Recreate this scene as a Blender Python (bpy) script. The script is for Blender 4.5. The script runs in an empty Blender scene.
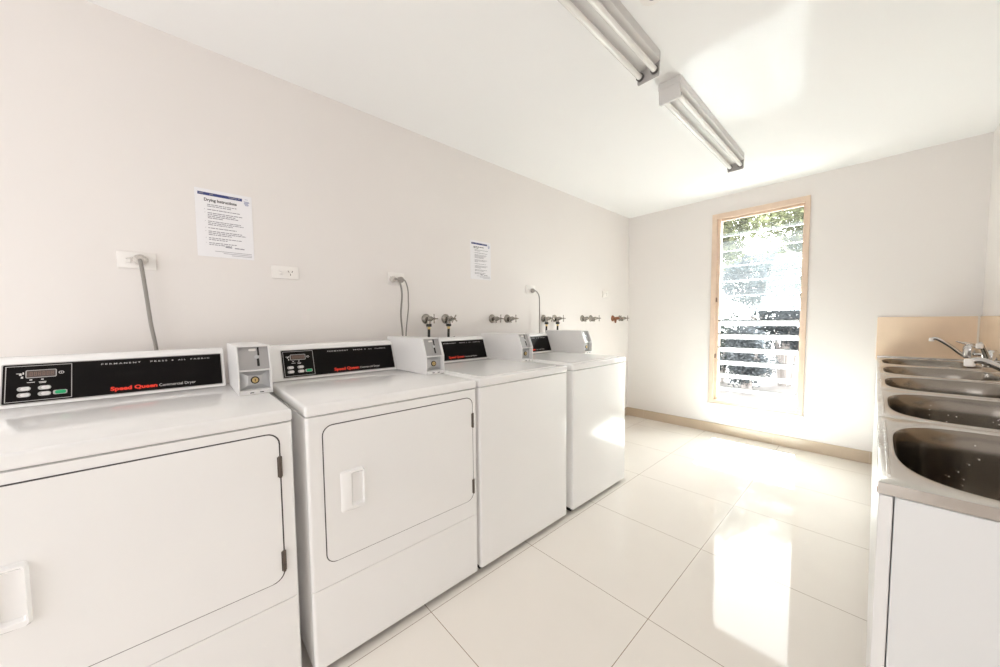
import bpy, bmesh, math, random
from mathutils import Vector, Matrix
random.seed(7)
sc = bpy.context.scene
COL = sc.collection
PI = math.pi

# ------------------------------------------------------------------ dimensions
H, YF, XR, YB = 2.36, 3.981, 2.482, -1.75      # ceiling, far wall, right wall, back wall
WALL = 0.17
FLOOR_SX, FLOOR_Y0 = 1.4506, 1.2844            # one tile joint in x and y, 0.6 m tiles

# ------------------------------------------------------------------ materials
def mat(name, color, rough=0.5, metal=0.0, spec=0.5, coat=0.0, bump=0.0, bscale=60, var=0.0, vscale=4, ior=1.5):
    m = bpy.data.materials.new(name); m.use_nodes = True
    nt = m.node_tree; b = nt.nodes['Principled BSDF']
    b.inputs['Base Color'].default_value = (*color, 1)
    b.inputs['Roughness'].default_value = rough
    b.inputs['Metallic'].default_value = metal
    b.inputs['IOR'].default_value = ior
    b.inputs['Specular IOR Level'].default_value = spec
    b.inputs['Coat Weight'].default_value = coat
    b.inputs['Coat Roughness'].default_value = 0.05
    tc = nt.nodes.new('ShaderNodeTexCoord')
    if bump:
        n = nt.nodes.new('ShaderNodeTexNoise'); n.inputs['Scale'].default_value = bscale; n.inputs['Detail'].default_value = 3
        nt.links.new(tc.outputs['Object'], n.inputs['Vector'])
        bp = nt.nodes.new('ShaderNodeBump'); bp.inputs['Strength'].default_value = bump; bp.inputs['Distance'].default_value = 0.002
        nt.links.new(n.outputs['Fac'], bp.inputs['Height']); nt.links.new(bp.outputs['Normal'], b.inputs['Normal'])
    if var:
        n = nt.nodes.new('ShaderNodeTexNoise'); n.inputs['Scale'].default_value = vscale; n.inputs['Detail'].default_value = 4
        nt.links.new(tc.outputs['Object'], n.inputs['Vector'])
        r = nt.nodes.new('ShaderNodeValToRGB')
        r.color_ramp.elements[0].position = 0.3; r.color_ramp.elements[1].position = 0.7
        r.color_ramp.elements[0].color = (*[c * (1 - var) for c in color], 1)
        r.color_ramp.elements[1].color = (*[min(1, c * (1 + var)) for c in color], 1)
        nt.links.new(n.outputs['Fac'], r.inputs['Fac']); nt.links.new(r.outputs['Color'], b.inputs['Base Color'])
    return m

M = {}
M['wall'] = mat('cream_wall_paint', (0.775, 0.737, 0.713), 0.6, bump=0.05, bscale=180, var=0.01, vscale=1.5)
M['ceiling'] = mat('white_ceiling_paint', (0.85, 0.845, 0.838), 0.75, bump=0.04, bscale=150)
M['enamel'] = mat('white_enamel', (0.85, 0.842, 0.836), 0.16, coat=0.3, var=0.006, vscale=3)
M['enamel_lid'] = mat('white_glossy_enamel', (0.85, 0.842, 0.836), 0.10, spec=0.18)
M['coinbox'] = mat('white_powder_coat', (0.74, 0.73, 0.725), 0.4, bump=0.06, bscale=400)
M['coingrey'] = mat('grey_cast_metal', (0.42, 0.41, 0.41), 0.4, 0.4)
M['lockplate'] = mat('satin_chrome_plate', (0.55, 0.56, 0.57), 0.3, 0.85)
M['black'] = mat('black_fascia', (0.005, 0.004, 0.004), 0.3, spec=0.12)
M['blackmatt'] = mat('black_matt', (0.012, 0.011, 0.011), 0.6)
M['hinge'] = mat('brown_steel_hinge', (0.11, 0.085, 0.07), 0.4, 0.4)
M['seam'] = mat('dark_door_seam', (0.06, 0.05, 0.05), 0.7)
M['red'] = mat('red_print', (0.85, 0.04, 0.015), 0.4)
M['print'] = mat('pale_grey_print', (0.62, 0.60, 0.58), 0.5)
M['trimgrey'] = mat('silver_edge', (0.45, 0.44, 0.43), 0.35, 0.5)
M['display'] = mat('brown_display_window', (0.12, 0.09, 0.08), 0.15)
M['digits'] = mat('display_segments', (0.2, 0.12, 0.09), 0.3)
M['button'] = mat('pale_buttons', (0.72, 0.71, 0.70), 0.4)
M['green'] = mat('green_button', (0.0, 0.36, 0.13), 0.35)
M['brass'] = mat('brass', (0.62, 0.47, 0.22), 0.3, 1.0)
M['rust'] = mat('rusty_brass', (0.24, 0.10, 0.05), 0.55, 0.5, var=0.3, vscale=90)
M['chrome'] = mat('chrome', (0.62, 0.61, 0.60), 0.14, 1.0)
M['oldchrome'] = mat('worn_chrome', (0.36, 0.335, 0.30), 0.25, 1.0, var=0.12, vscale=60)
M['hose'] = mat('black_rubber_hose', (0.012, 0.011, 0.010), 0.5)
M['cord'] = mat('grey_cable', (0.26, 0.24, 0.22), 0.5)
M['plug'] = mat('grey_plug', (0.34, 0.31, 0.29), 0.45, var=0.08, vscale=80)
M['clearplug'] = mat('pale_plug', (0.55, 0.51, 0.47), 0.35, var=0.2, vscale=120)
M['plastic'] = mat('white_plastic', (0.83, 0.80, 0.77), 0.3)
M['paper'] = mat('laminated_paper', (0.84, 0.83, 0.85), 0.22)
M['navy'] = mat('navy_band', (0.035, 0.05, 0.19), 0.3)
M['ink'] = mat('grey_ink', (0.09, 0.085, 0.09), 0.5)
M['inklight'] = mat('light_grey_ink', (0.27, 0.26, 0.29), 0.5)
M['crest'] = mat('blue_grey_crest', (0.28, 0.30, 0.45), 0.4)
M['skirt'] = mat('tan_skirting_tile', (0.54, 0.435, 0.33), 0.25, var=0.05, vscale=3)
M['splash'] = mat('tan_splash_tile', (0.80, 0.62, 0.45), 0.2, var=0.05, vscale=5)
M['skirtjoint'] = mat('skirting_joint', (0.60, 0.50, 0.40), 0.5)
M['grout'] = mat('pale_grout', (0.72, 0.64, 0.55), 0.6)
M['timber'] = mat('pale_timber', (0.70, 0.54, 0.42), 0.4, var=0.05, vscale=14)
M['sill'] = mat('painted_sill', (0.82, 0.80, 0.77), 0.4)
M['clip'] = mat('brown_clip', (0.16, 0.10, 0.07), 0.5)
M['cabinet'] = mat('white_cabinet_board', (0.70, 0.70, 0.695), 0.35)
M['cabdoor'] = mat('white_cabinet_door', (0.74, 0.73, 0.715), 0.35)
M['fitting'] = mat('batten_grey_white', (0.66, 0.645, 0.63), 0.45)
M['bracket'] = mat('bracket_grey', (0.42, 0.40, 0.385), 0.5)
M['tube'] = mat('fluorescent_tube', (0.80, 0.785, 0.755), 0.10, coat=0.5)
M['socket'] = mat('dark_lamp_socket', (0.09, 0.08, 0.075), 0.5)
M['bark'] = mat('bark', (0.36, 0.33, 0.31), 0.9)
M['soil'] = mat('sunlit_ground', (0.19, 0.18, 0.165), 0.95, var=0.15, vscale=2)

def steel():
    m = mat('brushed_stainless', (0.60, 0.575, 0.545), 0.22, 1.0)
    nt = m.node_tree; b = nt.nodes['Principled BSDF']
    tc = nt.nodes.new('ShaderNodeTexCoord'); mp = nt.nodes.new('ShaderNodeMapping')
    mp.inputs['Scale'].default_value = (4, 4, 260)
    n = nt.nodes.new('ShaderNodeTexNoise'); n.inputs['Scale'].default_value = 3; n.inputs['Detail'].default_value = 4
    mr = nt.nodes.new('ShaderNodeMapRange'); mr.inputs[3].default_value = 0.16; mr.inputs[4].default_value = 0.34
    L = nt.links.new
    L(tc.outputs['Object'], mp.inputs['Vector']); L(mp.outputs['Vector'], n.inputs['Vector'])
    L(n.outputs['Fac'], mr.inputs['Value']); L(mr.outputs['Result'], b.inputs['Roughness'])
    return m
M['steel'] = steel()
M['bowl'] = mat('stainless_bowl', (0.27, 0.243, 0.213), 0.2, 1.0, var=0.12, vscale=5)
M['edgereflect'] = mat('steel_edge_dark_reflection', (0.40, 0.37, 0.34), 0.18, 1.0)  # steel darkened in its colour to stand for dark reflections on the rim
M['droplet'] = mat('water_spots', (0.85, 0.83, 0.8), 0.4)

def tile_floor():
    m = bpy.data.materials.new('polished_cream_tile'); m.use_nodes = True
    nt = m.node_tree; b = nt.nodes['Principled BSDF']; L = nt.links.new
    tc = nt.nodes.new('ShaderNodeTexCoord'); sp = nt.nodes.new('ShaderNodeSeparateXYZ'); L(tc.outputs['Object'], sp.inputs[0])
    def joint(out, off, w=0.0024):
        a = nt.nodes.new('ShaderNodeMath'); a.operation = 'SUBTRACT'; L(out, a.inputs[0]); a.inputs[1].default_value = off
        p = nt.nodes.new('ShaderNodeMath'); p.operation = 'PINGPONG'; L(a.outputs[0], p.inputs[0]); p.inputs[1].default_value = 0.3
        c = nt.nodes.new('ShaderNodeMath'); c.operation = 'LESS_THAN'; L(p.outputs[0], c.inputs[0]); c.inputs[1].default_value = w / 2
        return c
    jx, jy = joint(sp.outputs['X'], FLOOR_SX), joint(sp.outputs['Y'], FLOOR_Y0)
    mx = nt.nodes.new('ShaderNodeMath'); mx.operation = 'MAXIMUM'; L(jx.outputs[0], mx.inputs[0]); L(jy.outputs[0], mx.inputs[1])
    n = nt.nodes.new('ShaderNodeTexNoise'); n.inputs['Scale'].default_value = 5; n.inputs['Detail'].default_value = 5; L(tc.outputs['Object'], n.inputs['Vector'])
    r = nt.nodes.new('ShaderNodeValToRGB')
    r.color_ramp.elements[0].position = 0.3; r.color_ramp.elements[1].position = 0.7
    r.color_ramp.elements[0].color = (0.795, 0.745, 0.69, 1); r.color_ramp.elements[1].color = (0.81, 0.76, 0.705, 1)
    L(n.outputs['Fac'], r.inputs['Fac'])
    mix = nt.nodes.new('ShaderNodeMix'); mix.data_type = 'RGBA'
    L(mx.outputs[0], mix.inputs['Factor']); L(r.outputs['Color'], mix.inputs['A']); mix.inputs['B'].default_value = (0.30, 0.22, 0.16, 1)
    L(mix.outputs['Result'], b.inputs['Base Color'])
    # the tile edges beside the long joints are not polished flat
    jw = joint(sp.outputs['X'], FLOOR_SX, 0.026)
    rr = nt.nodes.new('ShaderNodeMapRange'); L(jw.outputs[0], rr.inputs[0]); rr.inputs[3].default_value = FLOOR_ROUGH; rr.inputs[4].default_value = 0.22
    L(rr.outputs[0], b.inputs['Roughness'])
    b.inputs['IOR'].default_value = 1.55; b.inputs['Specular IOR Level'].default_value = 0.18
    return m
FLOOR_ROUGH = 0.05
M['floor'] = tile_floor()

def glass():
    m = bpy.data.materials.new('haze_veil_louvre_glass'); m.use_nodes = True
    nt = m.node_tree; nt.nodes.remove(nt.nodes['Principled BSDF']); L = nt.links.new
    out = nt.nodes['Material Output']
    tr = nt.nodes.new('ShaderNodeBsdfTransparent'); tr.inputs['Color'].default_value = (0.95, 0.97, 0.96, 1)
    gl = nt.nodes.new('ShaderNodeBsdfGlossy'); gl.inputs['Roughness'].default_value = 0.02
    tl = nt.nodes.new('ShaderNodeBsdfTranslucent'); tl.inputs['Color'].default_value = (0.85, 0.87, 0.88, 1)
    fr = nt.nodes.new('ShaderNodeFresnel'); fr.inputs['IOR'].default_value = 1.45
    m0 = nt.nodes.new('ShaderNodeMixShader'); m0.inputs[0].default_value = 0.012  # translucent share added as a pale veil, imitating haze over the view
    L(tr.outputs[0], m0.inputs[1]); L(tl.outputs[0], m0.inputs[2])
    m1 = nt.nodes.new('ShaderNodeMixShader'); L(fr.outputs[0], m1.inputs[0]); L(m0.outputs[0], m1.inputs[1]); L(gl.outputs[0], m1.inputs[2])
    L(m1.outputs[0], out.inputs['Surface'])
    return m
M['glass'] = glass()

M['glassedge'] = mat('ground_glass_edge', (0.22, 0.25, 0.25), 0.4)
def leaf(name, c):
    m = bpy.data.materials.new(name); m.use_nodes = True
    nt = m.node_tree; nt.nodes.remove(nt.nodes['Principled BSDF']); L = nt.links.new
    d = nt.nodes.new('ShaderNodeBsdfDiffuse'); t = nt.nodes.new('ShaderNodeBsdfTranslucent')
    tc = nt.nodes.new('ShaderNodeTexCoord'); n = nt.nodes.new('ShaderNodeTexNoise'); n.inputs['Scale'].default_value = 2.5
    L(tc.outputs['Object'], n.inputs['Vector'])
    r = nt.nodes.new('ShaderNodeValToRGB'); r.color_ramp.elements[0].position = 0.35; r.color_ramp.elements[1].position = 0.65
    r.color_ramp.elements[0].color = (*[x * 0.75 for x in c], 1); r.color_ramp.elements[1].color = (*[min(1, x * 1.25) for x in c], 1)
    L(n.outputs['Fac'], r.inputs['Fac']); L(r.outputs['Color'], d.inputs['Color']); L(r.outputs['Color'], t.inputs['Color'])
    mx = nt.nodes.new('ShaderNodeMixShader'); mx.inputs[0].default_value = 0.35
    L(d.outputs[0], mx.inputs[1]); L(t.outputs[0], mx.inputs[2]); L(mx.outputs[0], nt.nodes['Material Output'].inputs['Surface'])
    return m
M['leaf_yellow'] = leaf('yellow_green_leaves', (0.13, 0.135, 0.07))
M['leaf_grey'] = leaf('grey_green_leaves', (0.105, 0.115, 0.12))
M['leaf_dark'] = leaf('dark_green_leaves', (0.085, 0.10, 0.088))

# ------------------------------------------------------------------ mesh helpers
def box(bm, x0, x1, y0, y1, z0, z1, bev=0.0, seg=2):
    vs = [bm.verts.new((x, y, z)) for x in (x0, x1) for y in (y0, y1) for z in (z0, z1)]
    q = [(0, 1, 3, 2), (4, 6, 7, 5), (0, 4, 5, 1), (2, 3, 7, 6), (0, 2, 6, 4), (1, 5, 7, 3)]
    fs = [bm.faces.new([vs[i] for i in f]) for f in q]
    if bev:
        es = set(e for f in fs for e in f.edges)
        bmesh.ops.bevel(bm, geom=list(es), offset=bev, segments=seg, affect='EDGES', profile=0.5)

def prism(bm, poly, axis, a, b, bev=0.0, seg=2):
    """poly: 2-D points; axis 'x': (y,z) points, 'y': (x,z), 'z': (x,y)"""
    def P(p, t):
        return {'x': (t, p[0], p[1]), 'y': (p[0], t, p[1]), 'z': (p[0], p[1], t)}[axis]
    A = [bm.verts.new(P(p, a)) for p in poly]; B = [bm.verts.new(P(p, b)) for p in poly]
    n = len(poly); fs = [bm.faces.new(A), bm.faces.new(B)]
    for i in range(n):
        fs.append(bm.faces.new([A[i], A[(i + 1) % n], B[(i + 1) % n], B[i]]))
    if bev:
        bmesh.ops.bevel(bm, geom=list(set(e for f in fs for e in f.edges)), offset=bev, segments=seg, affect='EDGES', profile=0.5)
    return fs

def rrect(u0, u1, v0, v1, r, n=6):
    pts = []
    for cu, cv, a0 in ((u1 - r, v1 - r, 0), (u0 + r, v1 - r, 90), (u0 + r, v0 + r, 180), (u1 - r, v0 + r, 270)):
        for i in range(n + 1):
            a = math.radians(a0 + 90 * i / n); pts.append((cu + r * math.cos(a), cv + r * math.sin(a)))
    return pts

def frame_of(d):
    d = d.normalized(); up = Vector((0, 0, 1)) if abs(d.z) < 0.9 else Vector((1, 0, 0))
    a = d.cross(up).normalized(); return a, d.cross(a).normalized()

def rings(bm, pts, radii, n=16, cap=True):
    """tube / lathe along a path with a radius for each point"""
    pts = [Vector(p) for p in pts]; R = []; a = None
    for i, p in enumerate(pts):
        d = (pts[min(i + 1, len(pts) - 1)] - pts[max(i - 1, 0)])
        if a is None: a, b = frame_of(d)
        else:
            d.normalize(); a = (a - d * a.dot(d)).normalized(); b = d.cross(a)
        r = radii[i] if isinstance(radii, (list, tuple)) else radii
        R.append([bm.verts.new(p + (a * math.cos(2 * PI * k / n) + b * math.sin(2 * PI * k / n)) * r) for k in range(n)])
    for i in range(len(R) - 1):
        for k in range(n):
            bm.faces.new([R[i][k], R[i][(k + 1) % n], R[i + 1][(k + 1) % n], R[i + 1][k]])
    if cap:
        bm.faces.new(R[0]); bm.faces.new(R[-1])

def lathe(bm, base, axis, prof, n=24):
    """prof: (distance along axis, radius); coincident distances are allowed"""
    base = Vector(base); axis = Vector(axis).normalized(); a, b = frame_of(axis); R = []
    for t, r in prof:
        R.append([bm.verts.new(base + axis * t + (a * math.cos(2 * PI * k / n) + b * math.sin(2 * PI * k / n)) * max(r, 1e-5)) for k in range(n)])
    for i in range(len(R) - 1):
        for k in range(n): bm.faces.new([R[i][k], R[i][(k + 1) % n], R[i + 1][(k + 1) % n], R[i + 1][k]])
    bm.faces.new(R[0]); bm.faces.new(R[-1])

def spline(pts, n=8):
    P = [Vector(p) for p in pts]; out = []
    for i in range(len(P) - 1):
        p0, p1, p2, p3 = P[max(i - 1, 0)], P[i], P[i + 1], P[min(i + 2, len(P) - 1)]
        for k in range(n):
            t = k / n
            out.append(0.5 * ((2 * p1) + (p2 - p0) * t + (2 * p0 - 5 * p1 + 4 * p2 - p3) * t * t + (3 * p1 - p0 - 3 * p2 + p3) * t ** 3))
    out.append(P[-1]); return out

def obj(name, bm, m, parent=None, kind=None, smooth=True, label=None):
    """links the bmesh (room coordinates) as ONE mesh object"""
    bmesh.ops.recalc_face_normals(bm, faces=bm.faces)
    org = Vector((0, 0, 0))
    p = parent
    while p is not None:
        org += p.location; p = p.parent
    for v in bm.verts: v.co -= org
    me = bpy.data.meshes.new(name); bm.to_mesh(me); bm.free()
    for mm in (m if isinstance(m, (list, tuple)) else [m]): me.materials.append(mm)
    if smooth:
        me.polygons.foreach_set('use_smooth', [True] * len(me.polygons)); me.set_sharp_from_angle(angle=math.radians(38))
    o = bpy.data.objects.new(name, me); COL.objects.link(o); o.parent = parent
    if kind: o['kind'] = kind
    if label: o['label'] = label
    return o

def thing(name, loc, label, cat, group=None):
    o = bpy.data.objects.new(name, None); COL.objects.link(o); o.location = loc; o.empty_display_size = 0.1
    o['label'] = label; o['category'] = cat
    if group: o['group'] = group
    return o

def tag(o, label, cat, group=None):
    o['label'] = label; o['category'] = cat
    if group: o['group'] = group
    return o

def B(): return bmesh.new()

def text_bm(bm, s, P0, U, V, size, width=None, bold=0.0, spacing=1.0, lift=0.0004):
    """flat lettering laid on a surface: P0 lower left corner, U along the line, V up"""
    cu = bpy.data.curves.new('lettering', 'FONT'); cu.body = s; cu.size = 1.0; cu.offset = bold; cu.space_character = spacing
    cu.resolution_u = 3
    tmp = bpy.data.objects.new('lettering', cu); COL.objects.link(tmp)
    dg = bpy.context.evaluated_depsgraph_get(); me = bpy.data.meshes.new_from_object(tmp.evaluated_get(dg))
    bpy.data.objects.remove(tmp); bpy.data.curves.remove(cu)
    P0, U, V = Vector(P0), Vector(U).normalized(), Vector(V).normalized(); N = U.cross(V)
    xs = [v.co.x for v in me.vertices]; x0, x1 = min(xs), max(xs)
    sx = width / (x1 - x0) if width else size
    base = [bm.verts.new(P0 + U * (v.co.x - x0) * sx + V * v.co.y * size + N * lift) for v in me.vertices]
    for p in me.polygons:
        try: bm.faces.new([base[i] for i in p.vertices])
        except ValueError: pass
    bpy.data.meshes.remove(me)

def patch(bm, P0, U, V, u0, u1, v0, v1, lift=0.0004):
    P0, U, V = Vector(P0), Vector(U).normalized(), Vector(V).normalized(); N = U.cross(V)
    bm.faces.new([bm.verts.new(P0 + U * u + V * v + N * lift) for u, v in ((u0, v0), (u1, v0), (u1, v1), (u0, v1))])

def slab(bm, P0, U, V, pts, t0, t1):
    """extruded outline on an inclined plane, from height t0 to t1 along its normal"""
    P0, U, V = Vector(P0), Vector(U).normalized(), Vector(V).normalized(); N = U.cross(V)
    A = [bm.verts.new(P0 + U * u + V * v + N * t0) for u, v in pts]; Bv = [bm.verts.new(P0 + U * u + V * v + N * t1) for u, v in pts]
    n = len(pts); bm.faces.new(A); bm.faces.new(Bv)
    for i in range(n): bm.faces.new([A[i], A[(i + 1) % n], Bv[(i + 1) % n], Bv[i]])

# ------------------------------------------------------------------ the room
b = B(); box(b, -WALL, XR + WALL, YB - WALL, YF + WALL, -0.12, 0.0); obj('floor', b, M['floor'], kind='structure')
b = B(); box(b, -WALL, XR + WALL, YB - WALL, YF + WALL, H, H + 0.14); obj('ceiling', b, M['ceiling'], kind='structure')
b = B(); box(b, -WALL, 0, YB - WALL, YF + WALL, 0, H); obj('wall_left', b, M['wall'], kind='structure')
b = B(); box(b, XR, XR + WALL, YB - WALL, YF + WALL, 0, H); obj('wall_right', b, M['wall'], kind='structure')
# far wall with the tall louvre window
WX0, WX1, WZ0, WZ1 = 0.893, 1.588, 0.322, 2.178     # opening
b = B()
box(b, 0, WX0, YF, YF + WALL, 0, H); box(b, WX1, XR, YF, YF + WALL, 0, H)
box(b, WX0, WX1, YF, YF + WALL, 0, WZ0); box(b, WX0, WX1, YF, YF + WALL, WZ1, H)
obj('wall_far', b, M['wall'], kind='structure')
# back wall (behind the viewpoint); unseen wide glazed opening added for fill daylight
GX0, GX1, GZ1 = 0.35, 2.25, 2.12
b = B()
box(b, 0, GX0, YB - WALL, YB, 0, H); box(b, GX1, XR, YB - WALL, YB, 0, H); box(b, GX0, GX1, YB - WALL, YB, GZ1, H)
obj('wall_back', b, M['wall'], kind='structure')
b = B()
for x in (GX0, (GX0 + GX1) / 2 - 0.02, GX1 - 0.04): box(b, x, x + 0.04, YB - 0.10, YB - 0.06, 0, GZ1)
box(b, GX0, GX1, YB - 0.10, YB - 0.06, GZ1 - 0.04, GZ1); box(b, GX0, GX1, YB - 0.10, YB - 0.06, 0.0, 0.05)
d1 = obj('fill_opening_1', b, M['sill'], kind='structure')  # frame of the added fill opening
# skirting tiles
def skirting(name, x0, x1, y0, y1, along):
    b = B(); box(b, x0, x1, y0, y1, 0.001, 0.0985, 0.0012, 1)
    s = obj(name, b, M['skirt'], kind='structure'); s['kind'] = 'structure'
    a0, a1 = (x0, x1) if along == 'x' else (y0, y1)
    t = a0 + 0.205
    while t < a1:
        g = B()
        if along == 'x': box(g, t - 0.001, t + 0.001, y0 - 0.0006, y1, 0.001, 0.0978)
        else: box(g, x0, x1 + 0.0006, t - 0.001, t + 0.001, 0.001, 0.0978)
        obj('joint', g, M['skirtjoint'], s, kind='structure'); t += 0.6
skirting('baseboard_far', 0.0, 2.03, YF - 0.010, YF, 'x')
skirting('baseboard_left', 0.0, 0.010, YB, YF - 0.010, 'y')

# ------------------------------------------------------------------ window
b = B()
y0, y1 = YF - 0.016, YF + 0.095
OX0, OX1, OZ0, OZ1 = 0.874, 1.602, 0.308, 2.193
IX0, IX1, IZ0, IZ1 = 0.912, 1.574, 0.345, 2.146
def framed(bm, o, i, ya, yb, bev=0.002):
    box(bm, o[0], i[0], ya, yb, o[2], o[3], bev, 1); box(bm, i[1], o[1], ya, yb, o[2], o[3], bev, 1)
    box(bm, i[0], i[1], ya, yb, i[3], o[3], bev, 1); box(bm, i[0], i[1], ya, yb, o[2], i[2], bev, 1)
framed(b, (WX0, WX1, WZ0, WZ1), (IX0, IX1, IZ0, IZ1), YF - 0.001, y1)
framed(b, (OX0, OX1, OZ0, OZ1), (IX0 + 0.004, IX1 - 0.004, IZ0 + 0.004, IZ1 - 0.004), y0, YF - 0.0015)
win = obj('window_1', b, M['timber'], kind='structure')
b = B()
box(b, IX0 + 0.001, 0.942, YF + 0.014, YF + 0.085, IZ0, IZ1, 0.003, 1); box(b, 1.557, IX1 - 0.001, YF + 0.014, YF + 0.085, IZ0, IZ1, 0.003, 1)
box(b, 0.942, 1.557, YF + 0.035, YF + 0.075, IZ1 - 0.018, IZ1 - 0.001); box(b, 0.942, 1.557, YF + 0.035, YF + 0.075, IZ0, IZ0 + 0.018)
obj('louvre_channel', b, M['timber'], win, kind='structure')
b = B(); box(b, OX0 - 0.006, OX1 + 0.006, YF - 0.022, YF - 0.001, OZ0 - 0.022, OZ0 - 0.001, 0.003, 1)
obj('window_sill', b, M['sill'], win, kind='structure')
b = B()
def blade(zc, tilt, hw):
    yc = YF + 0.052; dy, dz = math.cos(tilt) * hw, math.sin(tilt) * hw       # inner edge high, outer edge low
    nx, nz = math.sin(tilt) * 0.003, math.cos(tilt) * 0.003
    prism(b, [(yc - dy - nx, zc + dz - nz), (yc + dy - nx, zc - dz - nz), (yc + dy + nx, zc - dz + nz), (yc - dy + nx, zc + dz + nz)], 'x', 0.945, 1.554)
    b.faces.ensure_lookup_table()
    for f in b.faces[-6:]:
        if tilt > 0.7 and f.calc_area() < 0.006: f.material_index = 1
for k in range(6): blade(0.455 + 0.1325 * k, math.radians(24), 0.072)          # lower bank, open
for k in range(6): blade(1.300 + 0.1490 * k, math.radians(56), 0.078)          # upper bank, shut
obj('louvre_glass', b, (M['glass'], M['glassedge']), win, kind='structure', smooth=False)
for z in (1.35, 0.785):
    b = B(); box(b, 0.916, 0.926, YF - 0.004, YF + 0.014, z - 0.022, z + 0.022, 0.002, 1); obj('louvre_handle', b, M['clip'], win, kind='structure')

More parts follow.
